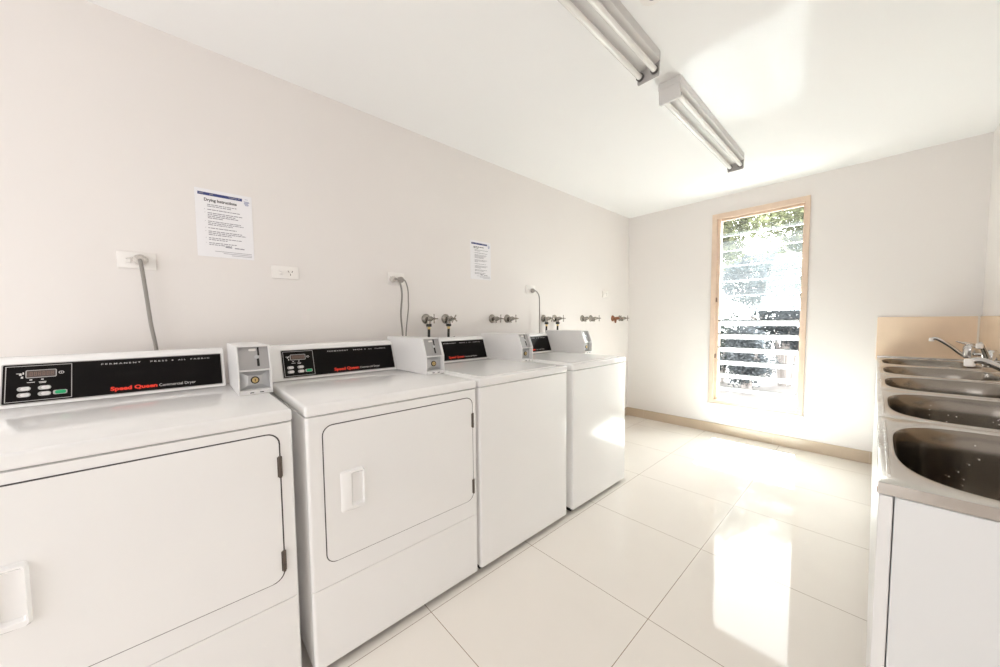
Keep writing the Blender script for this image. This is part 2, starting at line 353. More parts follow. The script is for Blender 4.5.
# ------------------------------------------------------------------ laundry machines
XB, XD = 0.12, 0.83
def machine(kind, y0, W, label, group, sh, pxb, bxf, xd=XD, fl=0.0, bo=0.0, door=(0.050, 0.655, 0.371, 0.826), split=0.2945, hs=0.0):
    y1 = y0 + W
    t = thing('tumble_dryer' if kind == 'dryer' else 'washing_machine', ((XB + xd) / 2, (y0 + y1) / 2, 0), label, 'dryer' if kind == 'dryer' else 'washing machine', group)
    # cabinet body
    b = B(); body = [(XB, y0), (xd - 0.022, y0), (xd - 0.007, y0 + 0.006), (xd - 0.007, y1 - 0.006), (xd - 0.022, y1), (XB, y1)]
    prism(b, body, 'z', 0.034, 0.861); obj('cabinet', b, M['enamel'], t)
    b = B(); box(b, XB + 0.01, xd - 0.022, y0 + 0.008, y1 - 0.008, 0.010, 0.0335); obj('under_shadow', b, M['blackmatt'], t)  # black block added to draw the shadow under the cabinet
    for fx in (XB + 0.06, xd - 0.07):
        for fy in (y0 + 0.06, y1 - 0.06):
            b = B(); lathe(b, (fx, fy, 0), (0, 0, 1), [(0, 0.02), (0.008, 0.02), (0.0095, 0.009), (0.0099, 0.009)], 14); obj('foot', b, M['blackmatt'], t)
    # top
    b = B(); box(b, XB, xd + 0.002, y0, y1, 0.863, 0.900, 0.009, 3); obj('top_panel', b, M['enamel_lid'], t)
    def front(name, z0, z1, ro):
        b = B(); r = 0.012
        poly = [(xd - 0.018, y0 + 0.001)] + [(xd - r + r * math.sin(a), y0 + 0.001 + r - r * math.cos(a)) for a in [i * PI / 12 for i in range(1, 7)]] \
             + [(xd - r + r * math.cos(a), y1 - 0.001 - r + r * math.sin(a)) for a in [i * PI / 12 for i in range(0, 6)]] + [(xd - 0.018, y1 - 0.001)]
        prism(b, poly, 'z', z0, z1)
        return obj(name, b, M['enamel'], t)
    if kind == 'dryer':
        front('front_panel', split + 0.001, 0.8605, 0)
        front('lower_panel', 0.029, split - 0.001, 0)
        dy0, dy1, dz0, dz1 = y0 + door[0], y0 + door[1], door[2], door[3]
        b = B(); slab(b, (xd, 0, 0), (0, 1, 0), (0, 0, 1), rrect(dy0 - 0.0032, dy1 + 0.0042, dz0 - 0.0032, dz1 + 0.0032, 0.034), -0.002, 0.0006); obj('door_seal', b, M['seam'], t)
        b = B(); pts = rrect(dy0, dy1, dz0, dz1, 0.031)
        prism(b, pts, 'x', xd + 0.0004, xd + 0.0032); 
        top = [e for e in b.edges if all(v.co.x > xd + 0.003 for v in e.verts)]
        bmesh.ops.bevel(b, geom=top, offset=0.0012, segments=2, affect='EDGES')
        door = obj('door', b, M['enamel'], t)
        for hz in (dz1 - 0.10, dz0 + 0.06):
            b = B(); rings(b, [(xd + 0.0050, dy1 + 0.001, hz - 0.032), (xd + 0.0055, dy1 + 0.001, hz - 0.011), (xd + 0.0055, dy1 + 0.001, hz - 0.0105), (xd + 0.0055, dy1 + 0.001, hz + 0.011), (xd + 0.0055, dy1 + 0.001, hz + 0.032)], [0.0042, 0.0042, 0.0032, 0.0042, 0.0042], 10)
            box(b, xd + 0.001, xd + 0.0045, dy1 - 0.006, dy1 + 0.007, hz - 0.03, hz + 0.03); obj('hinge', b, M['hinge'], t)
        # recessed pull: raised surround with a pocket on its right half
        hy0, hy1, hz0, hz1 = y0 + 0.097 + hs, y0 + 0.176 + hs, 0.525 + hs * 0.6, 0.664 + hs * 0.6
        xs = xd + 0.0032; b = B()
        out0 = rrect(hy0, hy1, hz0, hz1, 0.008, 3); out1 = rrect(hy0 + 0.005, hy1 - 0.003, hz0 + 0.005, hz1 - 0.004, 0.008, 3)
        inn1 = rrect(hy0 + 0.033, hy1 - 0.005, hz0 + 0.016, hz1 - 0.009, 0.006, 3); inn0 = rrect(hy0 + 0.040, hy1 - 0.007, hz0 + 0.022, hz1 - 0.016, 0.005, 3)
        def hx(p): return xs + 0.004 + 0.010 * (p[0] - hy0) / (hy1 - hy0)
        loops = [[b.verts.new((xs + 0.0002, *p)) for p in out0], [b.verts.new((hx(p), *p)) for p in out1], [b.verts.new((hx(p), *p)) for p in inn1],
                 [b.verts.new((xs + 0.0006, *p)) for p in inn0]]
        for A, C in zip(loops, loops[1:]):
            for i in range(len(A)): b.faces.new([A[i], A[(i + 1) % len(A)], C[(i + 1) % len(A)], C[i]])
        b.faces.new(loops[-1]); b.faces.new(list(reversed(loops[0])))
        obj('handle', b, M['enamel'], door)
    else:
        front('front_panel', 0.029, 0.8605, 0)
        b = B(); prism(b, rrect(pxb + 0.075, xd - 0.035, y0 + 0.045, y1 - 0.045, 0.02), 'z', 0.9002, 0.9035)
        bmesh.ops.bevel(b, geom=[e for e in b.edges if all(v.co.z > 0.9025 for v in e.verts)], offset=0.002, segments=2, affect='EDGES')
        lid = obj('lid', b, M['enamel_lid'], t)
        b = B(); prism(b, rrect(xd - 0.062, xd - 0.037, (y0 + y1) / 2 - 0.06, (y0 + y1) / 2 + 0.06, 0.01), 'z', 0.9030, 0.9042); obj('lid_grip', b, M['enamel_lid'], lid)
    # control panel along the back
    xt = pxb - 0.055
    py0, py1 = y0 + 0.012 - fl, y0 + 0.571 + sh
    prof = [(pxb, 0.9005), (pxb - 0.002, 0.908)] + [(xt + 0.006, 1.043), (xt - 0.004, 1.052), (xt - 0.018, 1.058), (XB + 0.004, 1.058), (XB + 0.004, 0.9005)]
    b = B(); prism(b, prof, 'y', py0, py1, 0.004, 2); cp = obj('control_panel', b, M['enamel'], t)
    Vd = Vector((xt + 0.006 - (pxb - 0.002), 0, 1.043 - 0.908)).normalized(); U = Vector((0, 1, 0))
    P = Vector((pxb - 0.002, y0, 0.908))                 # lower edge of the slope, at the machine's left side
    fy0, fy1, fv0, fv1 = 0.030 + sh - fl, 0.563 + sh, 0.002, 0.134
    b = B(); slab(b, P, U, Vd, rrect(fy0, fy1, fv0, fv1, 0.004, 2), -0.001, 0.003); obj('fascia_frame', b, M['trimgrey'], cp)
    b = B(); slab(b, P, U, Vd, rrect(fy0 + 0.003, fy1 - 0.003, fv0 + 0.003, fv1 - 0.003, 0.003, 2), 0.0, 0.0036); obj('fascia', b, M['black'], cp)
    P = P + Vd * 0.0065
    # display section
    dx0, dx1, dv0, dv1 = fy0 + 0.008, 0.162 + sh, fv0 + 0.001, fv1 - 0.0145
    b = B(); w = 0.0018
    for r in ((dx0, dx1, dv0, dv0 + w), (dx0, dx1, dv1 - w, dv1), (dx0, dx0 + w, dv0, dv1), (dx1 - w, dx1, dv0, dv1)): patch(b, P, U, Vd, *r, lift=0.0041)
    obj('section_outline', b, M['trimgrey'], cp, smooth=False)
    b = B(); slab(b, P, U, Vd, rrect(0.066 + sh, 0.129 + sh, 0.078, 0.104, 0.003, 2), 0.003, 0.0046); obj('display_rim', b, M['trimgrey'], cp)
    b = B(); slab(b, P, U, Vd, rrect(0.068 + sh, 0.127 + sh, 0.080, 0.102, 0.002, 2), 0.003, 0.0050); obj('display', b, M['display'], cp)
    b = B()
    for i in range(6):
        u = 0.0745 + sh + i * 0.0085
        for q in ((u, u + 0.0055, 0.085, 0.0862), (u, u + 0.0055, 0.0905, 0.0917), (u, u + 0.0055, 0.096, 0.0972), (u, u + 0.001, 0.085, 0.097), (u + 0.0045, u + 0.0055, 0.085, 0.097)): patch(b, P, U, Vd, *q, lift=0.0053)
    obj('display_digits', b, M['digits'], cp, smooth=False)
    for u in (0.060, 0.101):
        for v in (0.0235, 0.0435):
            b = B(); slab(b, P, U, Vd, rrect(u + sh - 0.010, u + sh + 0.017, v - 0.0068, v + 0.0068, 0.0066, 4), 0.003, 0.0045)
            b.faces.ensure_lookup_table(); n0 = len(b.faces)
            slab(b, P, U, Vd, rrect(u + sh - 0.003, u + sh + 0.015, v - 0.0052, v + 0.0052, 0.005, 4), 0.0044, 0.0056)
            b.faces.ensure_lookup_table()
            for f in b.faces[n0:]: f.material_index = 1
            obj('button', b, (M['trimgrey'], M['button']), cp)
    b = B(); slab(b, P, U, Vd, rrect(0.122 + sh, 0.152 + sh, 0.0175, 0.0315, 0.004, 3), 0.003, 0.0045); obj('start_button_rim', b, M['trimgrey'], cp)
    b = B(); slab(b, P, U, Vd, rrect(0.1265 + sh, 0.1495 + sh, 0.0190, 0.030, 0.004, 3), 0.0035, 0.0062); obj('start_button', b, M['green'], cp)
    b = B()                                                # small pictograms round the display
    for q in ((0.048, 0.058, 0.0935, 0.0955), (0.0535, 0.0585, 0.088, 0.093), (0.060, 0.063, 0.091, 0.098), (0.057, 0.0615, 0.078, 0.0845),
              (0.074, 0.0795, 0.070, 0.0735), (0.097, 0.1025, 0.070, 0.0735), (0.069, 0.085, 0.0625, 0.0645), (0.0925, 0.108, 0.0625, 0.0645), (0.0935, 0.107, 0.059, 0.061),
              (0.064, 0.070, 0.0225, 0.0245), (0.105, 0.111, 0.0225, 0.0245), (0.064, 0.070, 0.0425, 0.0445), (0.105, 0.111, 0.0425, 0.0445)):
        patch(b, P, U, Vd, q[0] + sh, q[1] + sh, q[2], q[3], lift=0.0042 if q[2] > 0.05 else 0.0059)
    obj('pictograms', b, M['print'], cp, smooth=False)
    N = U.cross(Vd); b = B()
    C = P + U * (0.139 + sh) + Vd * 0.091 + N * 0.0042
    R0 = [b.verts.new(C + U * 0.006 * math.cos(a) + Vd * 0.0048 * math.sin(a)) for a in [2 * PI * i / 20 for i in range(20)]]
    R1 = [b.verts.new(C + U * 0.0045 * math.cos(a) + Vd * 0.0034 * math.sin(a)) for a in [2 * PI * i / 20 for i in range(20)]]
    for i in range(20): b.faces.new([R0[i], R0[(i + 1) % 20], R1[(i + 1) % 20], R1[i]])
    patch(b, P, U, Vd, 0.1380 + sh, 0.1400 + sh, 0.0895, 0.0925, lift=0.0042)
    obj('dial_mark', b, M['print'], cp, smooth=False)
    b = B(); text_bm(b, 'Speed Queen', P + U * (0.249 + sh) + Vd * 0.0105, U, Vd, 0.0190, width=0.119, bold=0.045, lift=0.0042); obj('red_lettering', b, M['red'], cp, smooth=False)
    b = B(); text_bm(b, 'Commercial Dryer' if kind == 'dryer' else 'Commercial Washer', P + U * (0.373 + sh) + Vd * 0.0105, U, Vd, 0.0145, width=0.104, lift=0.0042); obj('white_lettering', b, M['print'], cp, smooth=False); b = B()
    text_bm(b, 'PERMANENT', P + U * (0.228 + sh) + Vd * 0.107, U, Vd, 0.0072, width=0.098, bold=0.01, lift=0.0042, spacing=1.5)
    obj('top_lettering', b, M['print'], cp, smooth=False); b = B()
    text_bm(b, 'PRESS', P + U * (0.352 + sh) + Vd * 0.107, U, Vd, 0.0072, width=0.046, bold=0.01, lift=0.0042, spacing=1.5)
    patch(b, P, U, Vd, 0.411 + sh, 0.415 + sh, 0.1075, 0.1115, lift=0.0042)
    obj('top_lettering', b, M['print'], cp, smooth=False); b = B()
    text_bm(b, 'ALL', P + U * (0.429 + sh) + Vd * 0.107, U, Vd, 0.0072, width=0.022, bold=0.01, lift=0.0042, spacing=1.5)
    obj('top_lettering', b, M['print'], cp, smooth=False); b = B()
    text_bm(b, 'FABRIC', P + U * (0.466 + sh) + Vd * 0.107, U, Vd, 0.0072, width=0.058, bold=0.01, lift=0.0042, spacing=1.5)
    obj('top_lettering', b, M['print'], cp, smooth=False)
    if kind != 'dryer':
        b = B(); lathe(b, (xt - 0.03, y0 + 0.37, 1.0575), (0, 0, 1), [(0, 0.005), (0.002, 0.005), (0.0035, 0.003)], 12); obj('screw', b, M['blackmatt'], cp)
    # coin box at the right end of the control panel
    by0, by1 = py1 + 0.003 + bo, py1 + 0.107 + bo
    bxf_t = bxf - 0.034; zt = 1.077; zm = 0.991; tk = 0.005
    side = [(XB + 0.01, 0.9006), (bxf, 0.9006), (bxf, zm), (bxf_t, zt), (XB + 0.01, zt)]
    b = B()
    prism(b, side, 'y', by0, by0 + tk, 0.001, 1); prism(b, side, 'y', by1 - tk, by1, 0.001, 1)
    box(b, XB + 0.01, bxf_t - 0.001, by0 + tk, by1 - tk, zt - tk, zt - 0.0003)
    box(b, XB + 0.01, XB + 0.015, by0 + tk, by1 - tk, 0.901, zt - tk)
    cb = obj('coin_box', b, M['coinbox'], t)
    b = B(); box(b, bxf - 0.05, bxf - 0.0008, by0 + tk, by1 - tk, zm - 0.006, zm - 0.001, 0.001, 1); obj('shelf', b, M['coinbox'], cb); b = B()
    box(b, bxf - 0.04, bxf - 0.0006, by0 + tk, by1 - tk, 0.9008, 0.9165, 0.001, 1); obj('lower_lip', b, M['coinbox'], cb)
    # upper recess plate (inclined) with the coin slot
    Vc = Vector((bxf_t - bxf, 0, zt - zm)).normalized(); Pc = Vector((bxf - 0.016, by0 + tk, zm)); Wc = by1 - by0 - 2 * tk; Lc = (zt - zm) / Vc.z - 0.006
    b = B(); slab(b, Pc, U, Vc, [(0, 0), (Wc, 0), (Wc, Lc), (0, Lc)], -0.003, 0.0); obj('coin_plate', b, M['coingrey'], cb)
    b = B()
    slab(b, Pc, U, Vc, rrect(Wc * 0.64, Wc * 0.70, Lc * 0.60, Lc * 0.97, 0.001, 2), 0.0, 0.0012); obj('coin_slot', b, M['blackmatt'], cb); b = B()
    slab(b, Pc, U, Vc, rrect(Wc * 0.60, Wc * 0.68, Lc * 0.12, Lc * 0.46, 0.001, 2), 0.0, 0.0012); obj('coin_slot', b, M['blackmatt'], cb)
    b = B(); slab(b, Pc, U, Vc, rrect(Wc * 0.36, Wc * 0.60, Lc * 0.81, Lc * 0.91, 0.003, 3), 0.0, 0.0012); obj('price_label', b, M['plastic'], cb)
    Nc = U.cross(Vc); b = B(); lathe(b, Pc + U * Wc * 0.60 + Vc * Lc * 0.53, Nc, [(0, 0.007), (0.003, 0.007), (0.004, 0.004), (0.004, 0.0)], 14); obj('reject_button', b, M['lockplate'], cb)
    # lower recess with a pyramid plate and a round lock
    xr = bxf - 0.030; ya, yb_, za, zb = by0 + tk, by1 - tk, 0.9168, zm - 0.0065
    b = B(); box(b, xr - 0.003, xr, ya, yb_, za, zb)
    ym, zc = (ya + yb_) / 2, (za + zb) / 2
    o = [b.verts.new((xr + 0.0003, y, z)) for y, z in ((ya + .002, za + .002), (yb_ - .002, za + .002), (yb_ - .002, zb - .002), (ya + .002, zb - .002))]
    i_ = [b.verts.new((xr + 0.010, y, z)) for y, z in ((ym - .021, zc - .017), (ym + .021, zc - .017), (ym + .021, zc + .017), (ym - .021, zc + .017))]
    for k in range(4): b.faces.new([o[k], o[(k + 1) % 4], i_[(k + 1) % 4], i_[k]])
    b.faces.new(i_); obj('cash_drawer', b, M['lockplate'], cb, smooth=False)
    b = B(); lathe(b, (xr + 0.010, ym, zc), (1, 0, 0), [(0, 0.0135), (0.004, 0.0135), (0.004, 0.010), (0.003, 0.010), (0.003, 0.0)], 22); obj('lock_ring', b, M['blackmatt'], cb)
    b = B(); lathe(b, (xr + 0.0115, ym, zc), (1, 0, 0), [(0, 0.0095), (0.003, 0.0095), (0.0035, 0.006), (0.0035, 0.0)], 18); obj('lock', b, M['brass'], cb)
    b = B(); box(b, xr + 0.0148, xr + 0.0155, ym - 0.0012, ym + 0.0012, zc - 0.005, zc + 0.005); obj('keyhole', b, M['blackmatt'], cb)
    for u in (0.30, 0.62):
        b = B(); box(b, bxf - 0.001, bxf - 0.0001, ya + Wc * u, ya + Wc * u + 0.012, 0.9055, 0.909); obj('drain_slot', b, M['blackmatt'], cb)
    return t

m0 = machine('dryer', -0.4490, 0.682, 'nearest white front-loading dryer, cut off by the left edge, door handle at the edge', 'coin dryers', 0.0, 0.200, 0.497, fl=0.011, bo=0.011, door=(0.045, 0.643, 0.385, 0.833), split=0.317, hs=0.012)
m1 = machine('dryer', 0.2660, 0.682, 'second white dryer from the left, whole front door with pull handle in view', 'coin dryers', 0.024, 0.245, 0.553)
m2 = machine('washer', 0.9630, 0.654, 'white top-loading washing machine touching the second dryer, plain front', 'coin washing machines', 0.022, 0.212, 0.529)
m3 = machine('washer', 1.6720, 0.634, 'white top-loading washing machine farthest from viewer, last in the row before the far wall', 'coin washing machines', 0.028, 0.202, 0.513)

# ------------------------------------------------------------------ wall: notices, outlets, cords, taps
def notice(y0, z0, w, h, title, label, seed):
    rnd = random.Random(seed)
    b = B(); box(b, 0.0001, 0.0022, y0, y0 + w, z0, z0 + h, 0.0004, 1)
    s = obj('notice_sheet', b, M['paper']); tag(s, label, 'notice', 'laminated notices on the left wall')
    P, U, V = Vector((0.0022, y0, z0)), Vector((0, 1, 0)), Vector((0, 0, 1)); k = w / 0.205
    b = B(); patch(b, P, U, V, 0.010 * k, 0.168 * k, h - 0.0275, h - 0.0150); hb = obj('header_band', b, M['navy'], s, smooth=False)
    b = B()
    for u0, u1 in ((0.014, 0.030), (0.050, 0.064), (0.118, 0.148), (0.152, 0.160)): patch(b, P, U, V, u0 * k, u1 * k, h - 0.0225, h - 0.019, lift=0.0007)
    obj('header_print', b, M['inklight'], hb, smooth=False)
    b = B()
    for i, (u0, u1) in enumerate(((0.174, 0.194), (0.176, 0.196), (0.174, 0.190), (0.177, 0.193), (0.179, 0.191))): patch(b, P, U, V, u0 * k, u1 * k, h - 0.028 - i * 0.0042, h - 0.0252 - i * 0.0042)
    patch(b, P, U, V, 0.178 * k, 0.19 * k, h - 0.017, h - 0.0152)
    obj('crest', b, M['crest'], s, smooth=False)
    b = B()
    if title: text_bm(b, title, P + U * 0.031 + V * (h - 0.052), U, V, 0.0180, width=0.116, bold=0.035)
    else:
        for q in ((0.030, 0.128, h - 0.047), (0.030, 0.076, h - 0.056)):
            u = q[0]
            while u < q[1]:
                l = rnd.uniform(0.008, 0.02); patch(b, P, U, V, u, min(q[1], u + l), q[2], q[2] + 0.005); u += l + 0.003
    obj('title', b, M['ink'], s, smooth=False)
    b = B(); v = h - 0.068; lines = [2, -1, 1, -1, 4, -1, 3, -1, 1, -1, 3, -1, 2, -1, 2]
    for n in lines:
        if n < 0: v -= 0.0068; continue
        if v < h - 0.075: patch(b, P, U, V, 0.031 * k, 0.033 * k, v + 0.0008, v + 0.0032)
        for j in range(n):
            u = 0.041 * k; end = (0.165 + rnd.uniform(-0.03, 0.012)) * k * (1 if j < n - 1 or n == 1 else rnd.uniform(0.5, 0.95))
            while u < end:
                l = rnd.uniform(0.005, 0.017); patch(b, P, U, V, u, min(end, u + l), v, v + 0.0034); u += l + 0.0022
            v -= 0.0075
    for q in ((0.098, 0.122, v + 0.001, v + 0.006), (0.132, 0.150, v, v + 0.0045), (0.152, 0.168, v - 0.0005, v + 0.004)): patch(b, P, U, V, q[0] * k, q[1] * k, q[2], q[3])
    obj('printed_text', b, M['inklight'], s, smooth=False)
    b = B()
    for i in range(3): patch(b, P, U, V, (0.06 + 0.03 * (2 - i)) * k, 0.196 * k, 0.011 + i * 0.007, 0.013 + i * 0.007)
    obj('footer_print', b, M['inklight'], s, smooth=False)
notice(0.062, 1.459, 0.205, 0.295, 'Drying Instructions', 'larger laminated sheet headed Drying Instructions, above the second dryer', 3)
notice(1.577, 1.471, 0.198, 0.283, None, 'laminated instruction sheet with navy header above the third machine', 5)

def outlet(y0, y1, z0, z1, label, pins, switches):
    b = B(); box(b, 0.0004, 0.009, y0, y1, z0, z1, 0.003, 2)
    o = obj('power_outlet', b, M['plastic']); tag(o, label, 'power outlet', 'wall outlets')
    for yc in switches:
        b = B(); box(b, 0.009, 0.0125, yc - 0.008, yc + 0.008, (z0 + z1) / 2 - 0.012, (z0 + z1) / 2 + 0.010, 0.0015, 1); obj('rocker_switch', b, M['plastic'], o)
        b = B(); box(b, 0.0126, 0.0129, yc - 0.006, yc + 0.006, (z0 + z1) / 2 + 0.003, (z0 + z1) / 2 + 0.0042); obj('switch_mark', b, M['inklight'], o)
    for yc in pins:
        zc = (z0 + z1) / 2
        for dy, dz, a in ((-0.008, 0.005, 0.5), (0.008, 0.005, -0.5), (0, -0.010, 0)):
            b = B(); c, s_ = math.cos(a), math.sin(a)
            pts = [(yc + dy + u * c - v * s_, zc + dz + u * s_ + v * c) for u, v in ((-0.0013, -0.005), (0.0013, -0.005), (0.0013, 0.005), (-0.0013, 0.005))]
            prism(b, pts, 'x', 0.0088, 0.0094); obj('pin_slot', b, M['seam'], o)
    return o
outlet(-0.180, -0.070, 1.383, 1.448, 'double width white power outlet with grey plug, above the nearest dryer', (-0.112,), (-0.150,))
outlet(0.334, 0.452, 1.381, 1.445, 'empty white power outlet right of the drying instructions sheet', (0.415,), (0.372,))
outlet(0.934, 1.044, 1.391, 1.463, 'white power outlet holding two plugs, above the coin box of the second dryer', (0.962, 1.014), (0.988,))
outlet(2.170, 2.284, 1.388, 1.464, 'small white power outlet with one grey plug, right of the smaller notice', (2.235,), (2.195,))
outlet(3.383, 3.497, 1.404, 1.479, 'faint white outlet plate near the far corner, nothing plugged in', (3.46,), (3.41,))

def cord(py, pz, path, r, label, pm, owner, pr=0.021):
    b = B(); pts = spline(path, 8); rings(b, pts, r, 10); t = obj('power_cord', b, M['cord'], owner, label=label)
    b = B(); lathe(b, (0.0130, py, pz), (1, 0, 0), [(0, pr), (0.012, pr), (0.018, pr * 0.9), (0.026, pr * 0.62), (0.030, pr * 0.4), (0.030, 0)], 18)
    box(b, 0.0134, 0.020, py - pr * 1.12, py + pr * 1.12, pz - 0.008, pz + 0.008, 0.003, 2); obj('plug', b, pm, t)
cord(-0.115, 1.418, [(0.040, -0.115, 1.417), (0.045, -0.112, 1.395), (0.041, -0.108, 1.345), (0.040, -0.102, 1.257), (0.040, -0.095, 1.157), (0.042, -0.085, 1.063), (0.06, -0.08, 0.95), (0.09, -0.08, 0.88), (0.1205, -0.08, 0.85)], 0.0065,
     'thick grey cord hanging from the outlet above the nearest dryer', M['clearplug'], m0)
cord(0.962, 1.419, [(0.040, 0.962, 1.419), (0.056, 0.978, 1.415), (0.052, 0.992, 1.396), (0.05, 1.003, 1.324), (0.05, 0.993, 1.202), (0.05, 1.001, 1.079), (0.055, 0.99, 0.95), (0.08, 0.94, 0.88), (0.1205, 0.90, 0.85)], 0.0055,
     'left of two grey cords from the shared outlet, darker and thicker', M['clearplug'], m1, 0.019)
cord(1.014, 1.420, [(0.040, 1.014, 1.420), (0.05, 1.028, 1.409), (0.05, 1.044, 1.357), (0.05, 1.045, 1.29), (0.05, 1.043, 1.233), (0.05, 1.024, 1.084), (0.055, 1.02, 0.95), (0.08, 1.02, 0.88), (0.1205, 1.02, 0.85)], 0.004,
     'right of two grey cords from the shared outlet, thinner and bowed out', M['plug'], m2, 0.019)
cord(2.235, 1.416, [(0.040, 2.235, 1.416), (0.05, 2.255, 1.406), (0.05, 2.282, 1.376), (0.05, 2.289, 1.33), (0.05, 2.289, 1.251), (0.05, 2.288, 1.078), (0.055, 2.285, 0.95), (0.08, 2.27, 0.88), (0.1205, 2.25, 0.85)], 0.0045,
     'single grey cord arching from the small outlet right of the smaller notice', M['plug'], m3, 0.019)

def tap(y, rot, hose, rusty, label, z=1.178, owner=None):
    t = thing('wall_tap', (0.0, y, z), label, 'tap', 'laundry taps along the left wall')
    fm = M['rust'] if rusty else M['oldchrome']
    b = B(); lathe(b, (0.0004, y, z), (1, 0, 0), [(0, 0.034), (0.003, 0.034), (0.010, 0.030), (0.017, 0.020), (0.019, 0.0145)], 26); obj('wall_flange', b, fm, t)
    b = B(); lathe(b, (0.018, y, z), (1, 0, 0), [(0, 0.0135), (0.022, 0.0145), (0.030, 0.017), (0.046, 0.017), (0.052, 0.012), (0.064, 0.0105), (0.066, 0.0055), (0.100, 0.0050)], 20)
    lathe(b, (0.036, y, z - 0.006), (0, 0, -1), [(0, 0.0125), (0.018, 0.0125), (0.019, 0.0145), (0.026, 0.0145), (0.026, 0.009)], 18); obj('tap_body', b, M['rust'] if rusty else M['oldchrome'], t)
    b = B(); c = Vector((0.101, y, z))
    lathe(b, c - Vector((0.006, 0, 0)), (1, 0, 0), [(0, 0.007), (0.008, 0.008), (0.012, 0.006), (0.013, 0.0)], 14)
    for k in range(2):
        a = rot + k * PI / 2; d = Vector((0, math.sin(a), math.cos(a)))
        rings(b, [c - d * 0.030, c - d * 0.027, c - d * 0.006, c + d * 0.006, c + d * 0.027, c + d * 0.030], [0.0038, 0.0046, 0.0036, 0.0036, 0.0046, 0.0038], 10)
    obj('cross_handle', b, M['oldchrome'], t)
    if hose:
        b = B(); rings(b, spline([(0.036, y, z - 0.0665), (0.036, y - 0.002, z - 0.12), (0.045, y - 0.004, z - 0.20), (0.085, y, z - 0.30), (0.1205, y, z - 0.36)], 6), 0.0085, 12); h = obj('inlet_hose', b, M['hose'], owner, label=hose)
        b = B(); lathe(b, (0.036, y, z - 0.0325), (0, 0, -1), [(0, 0.016), (0.004, 0.018), (0.018, 0.018), (0.020, 0.011)], 18); obj('hose_nut', b, M['hose'], h)
        b = B(); lathe(b, (0.036, y, z - 0.0525), (0, 0, -1), [(0, 0.0095), (0.014, 0.0105), (0.016, 0.009)], 16); obj('ferrule', b, M['brass'], h)
    elif rusty:
        b = B(); lathe(b, (0.036, y, z - 0.033), (0, 0, -1), [(0, 0.011), (0.008, 0.012), (0.016, 0.008), (0.020, 0.007)], 14); obj('hose_nozzle', b, M['rust'], t)
tap(1.197, 0.0, 'black inlet hose under the leftmost wall tap', False, 'leftmost chrome wall tap with black hose, cross handle upright', owner=m2)
tap(1.352, 0.6, 'black inlet hose under the second wall tap from the left', False, 'second chrome wall tap from the left, tilted cross handle, with hose', owner=m2)
tap(1.783, 0.05, None, False, 'hoseless chrome wall tap, left of the pair between the two hose pairs')
tap(1.946, 0.0, None, False, 'hoseless chrome wall tap, right of the pair between the two hose pairs')
tap(2.400, 0.4, 'black inlet hose hanging just right of the single grey cord', False, 'chrome wall tap with hose just right of the single grey cord', owner=m3)
tap(2.560, 0.0, 'rightmost black inlet hose, behind the farthest coin box', False, 'rightmost chrome wall tap that has a black hose', owner=m3)
tap(3.006, 0.5, None, False, 'left tap of the chrome pair between last hoses and rusty tap')
tap(3.161, 0.0, None, False, 'right tap of the chrome pair between last hoses and rusty tap')
tap(3.610, 0.3, None, True, 'brown rusty wall tap with stub nozzle near the far corner')
tap(3.765, 0.0, None, False, 'last chrome wall tap, right of the rusty tap at the far corner')

# ------------------------------------------------------------------ ceiling: two battens and a detector
def batten(x, y0, y1, label):
    t = thing('fluorescent_batten', (x, (y0 + y1) / 2, H), label, 'ceiling light', 'twin tube ceiling battens')
    b = B(); w = 0.0525
    prism(b, [(x - w, H - 0.0005), (x - w, H - 0.040), (x - w + 0.010, H - 0.046), (x - 0.016, H - 0.052), (x + 0.016, H - 0.052), (x + w - 0.010, H - 0.046), (x + w, H - 0.040), (x + w, H - 0.0005)], 'y', y0 + 0.018, y1 - 0.006)
    obj('housing', b, M['fitting'], t)
    for end, (ya, yb) in enumerate(((y0, y0 + 0.0175), (y1 - 0.0055, y1))):
        b = B()
        prism(b, [(x - w, H - 0.0006), (x - w, H - 0.046), (x - w + 0.004, H - 0.050), (x - w + 0.002, H - 0.098), (x - w + 0.006, H - 0.106), (x + w - 0.006, H - 0.106), (x + w - 0.002, H - 0.098), (x + w - 0.004, H - 0.050), (x + w, H - 0.046), (x + w, H - 0.0006)], 'y', ya, yb, 0.0015, 1)
        if end == 0: box(b, x - w - 0.001, x + w + 0.001, ya - 0.003, ya, H - 0.034, H - 0.0008, 0.001, 1)
        e = obj('end_bracket', b, M['fitting'] if end == 0 else M['bracket'], t)
        for s in (-1, 1):
            b = B(); yy = yb if end == 0 else ya - 0.014
            lathe(b, (x + s * 0.033, yy + (0.0002 if end == 0 else -0.0002), H - 0.078), (0, 1, 0), [(0, 0.017), (0.010, 0.017), (0.014, 0.014)], 18)
            obj('lamp_socket', b, M['socket'], e)
    for s in (-1, 1):
        b = B(); lathe(b, (x + s * 0.033, y0 + 0.026, H - 0.078), (0, 1, 0), [(0, 0.011), (0.002, 0.0128), (y1 - y0 - 0.042, 0.0128), (y1 - y0 - 0.040, 0.011)], 20)
        obj('tube', b, M['tube'], t)
batten(1.264, 0.405, 1.640, 'ceiling batten with two bare tubes, nearer one cut off by the top edge')
batten(1.268, 1.866, 3.090, 'whole ceiling batten with two bare tubes, farther one near the sun patch')
b = B(); lathe(b, (1.422, 1.318, H - 0.0004), (0, 0, -1), [(0, 0.052), (0.010, 0.052), (0.012, 0.049), (0.026, 0.044), (0.031, 0.034), (0.033, 0.018), (0.033, 0)], 36)
sd = obj('smoke_detector', b, M['plastic']); tag(sd, 'round white smoke detector on the ceiling at the top edge of the photo', 'smoke detector')
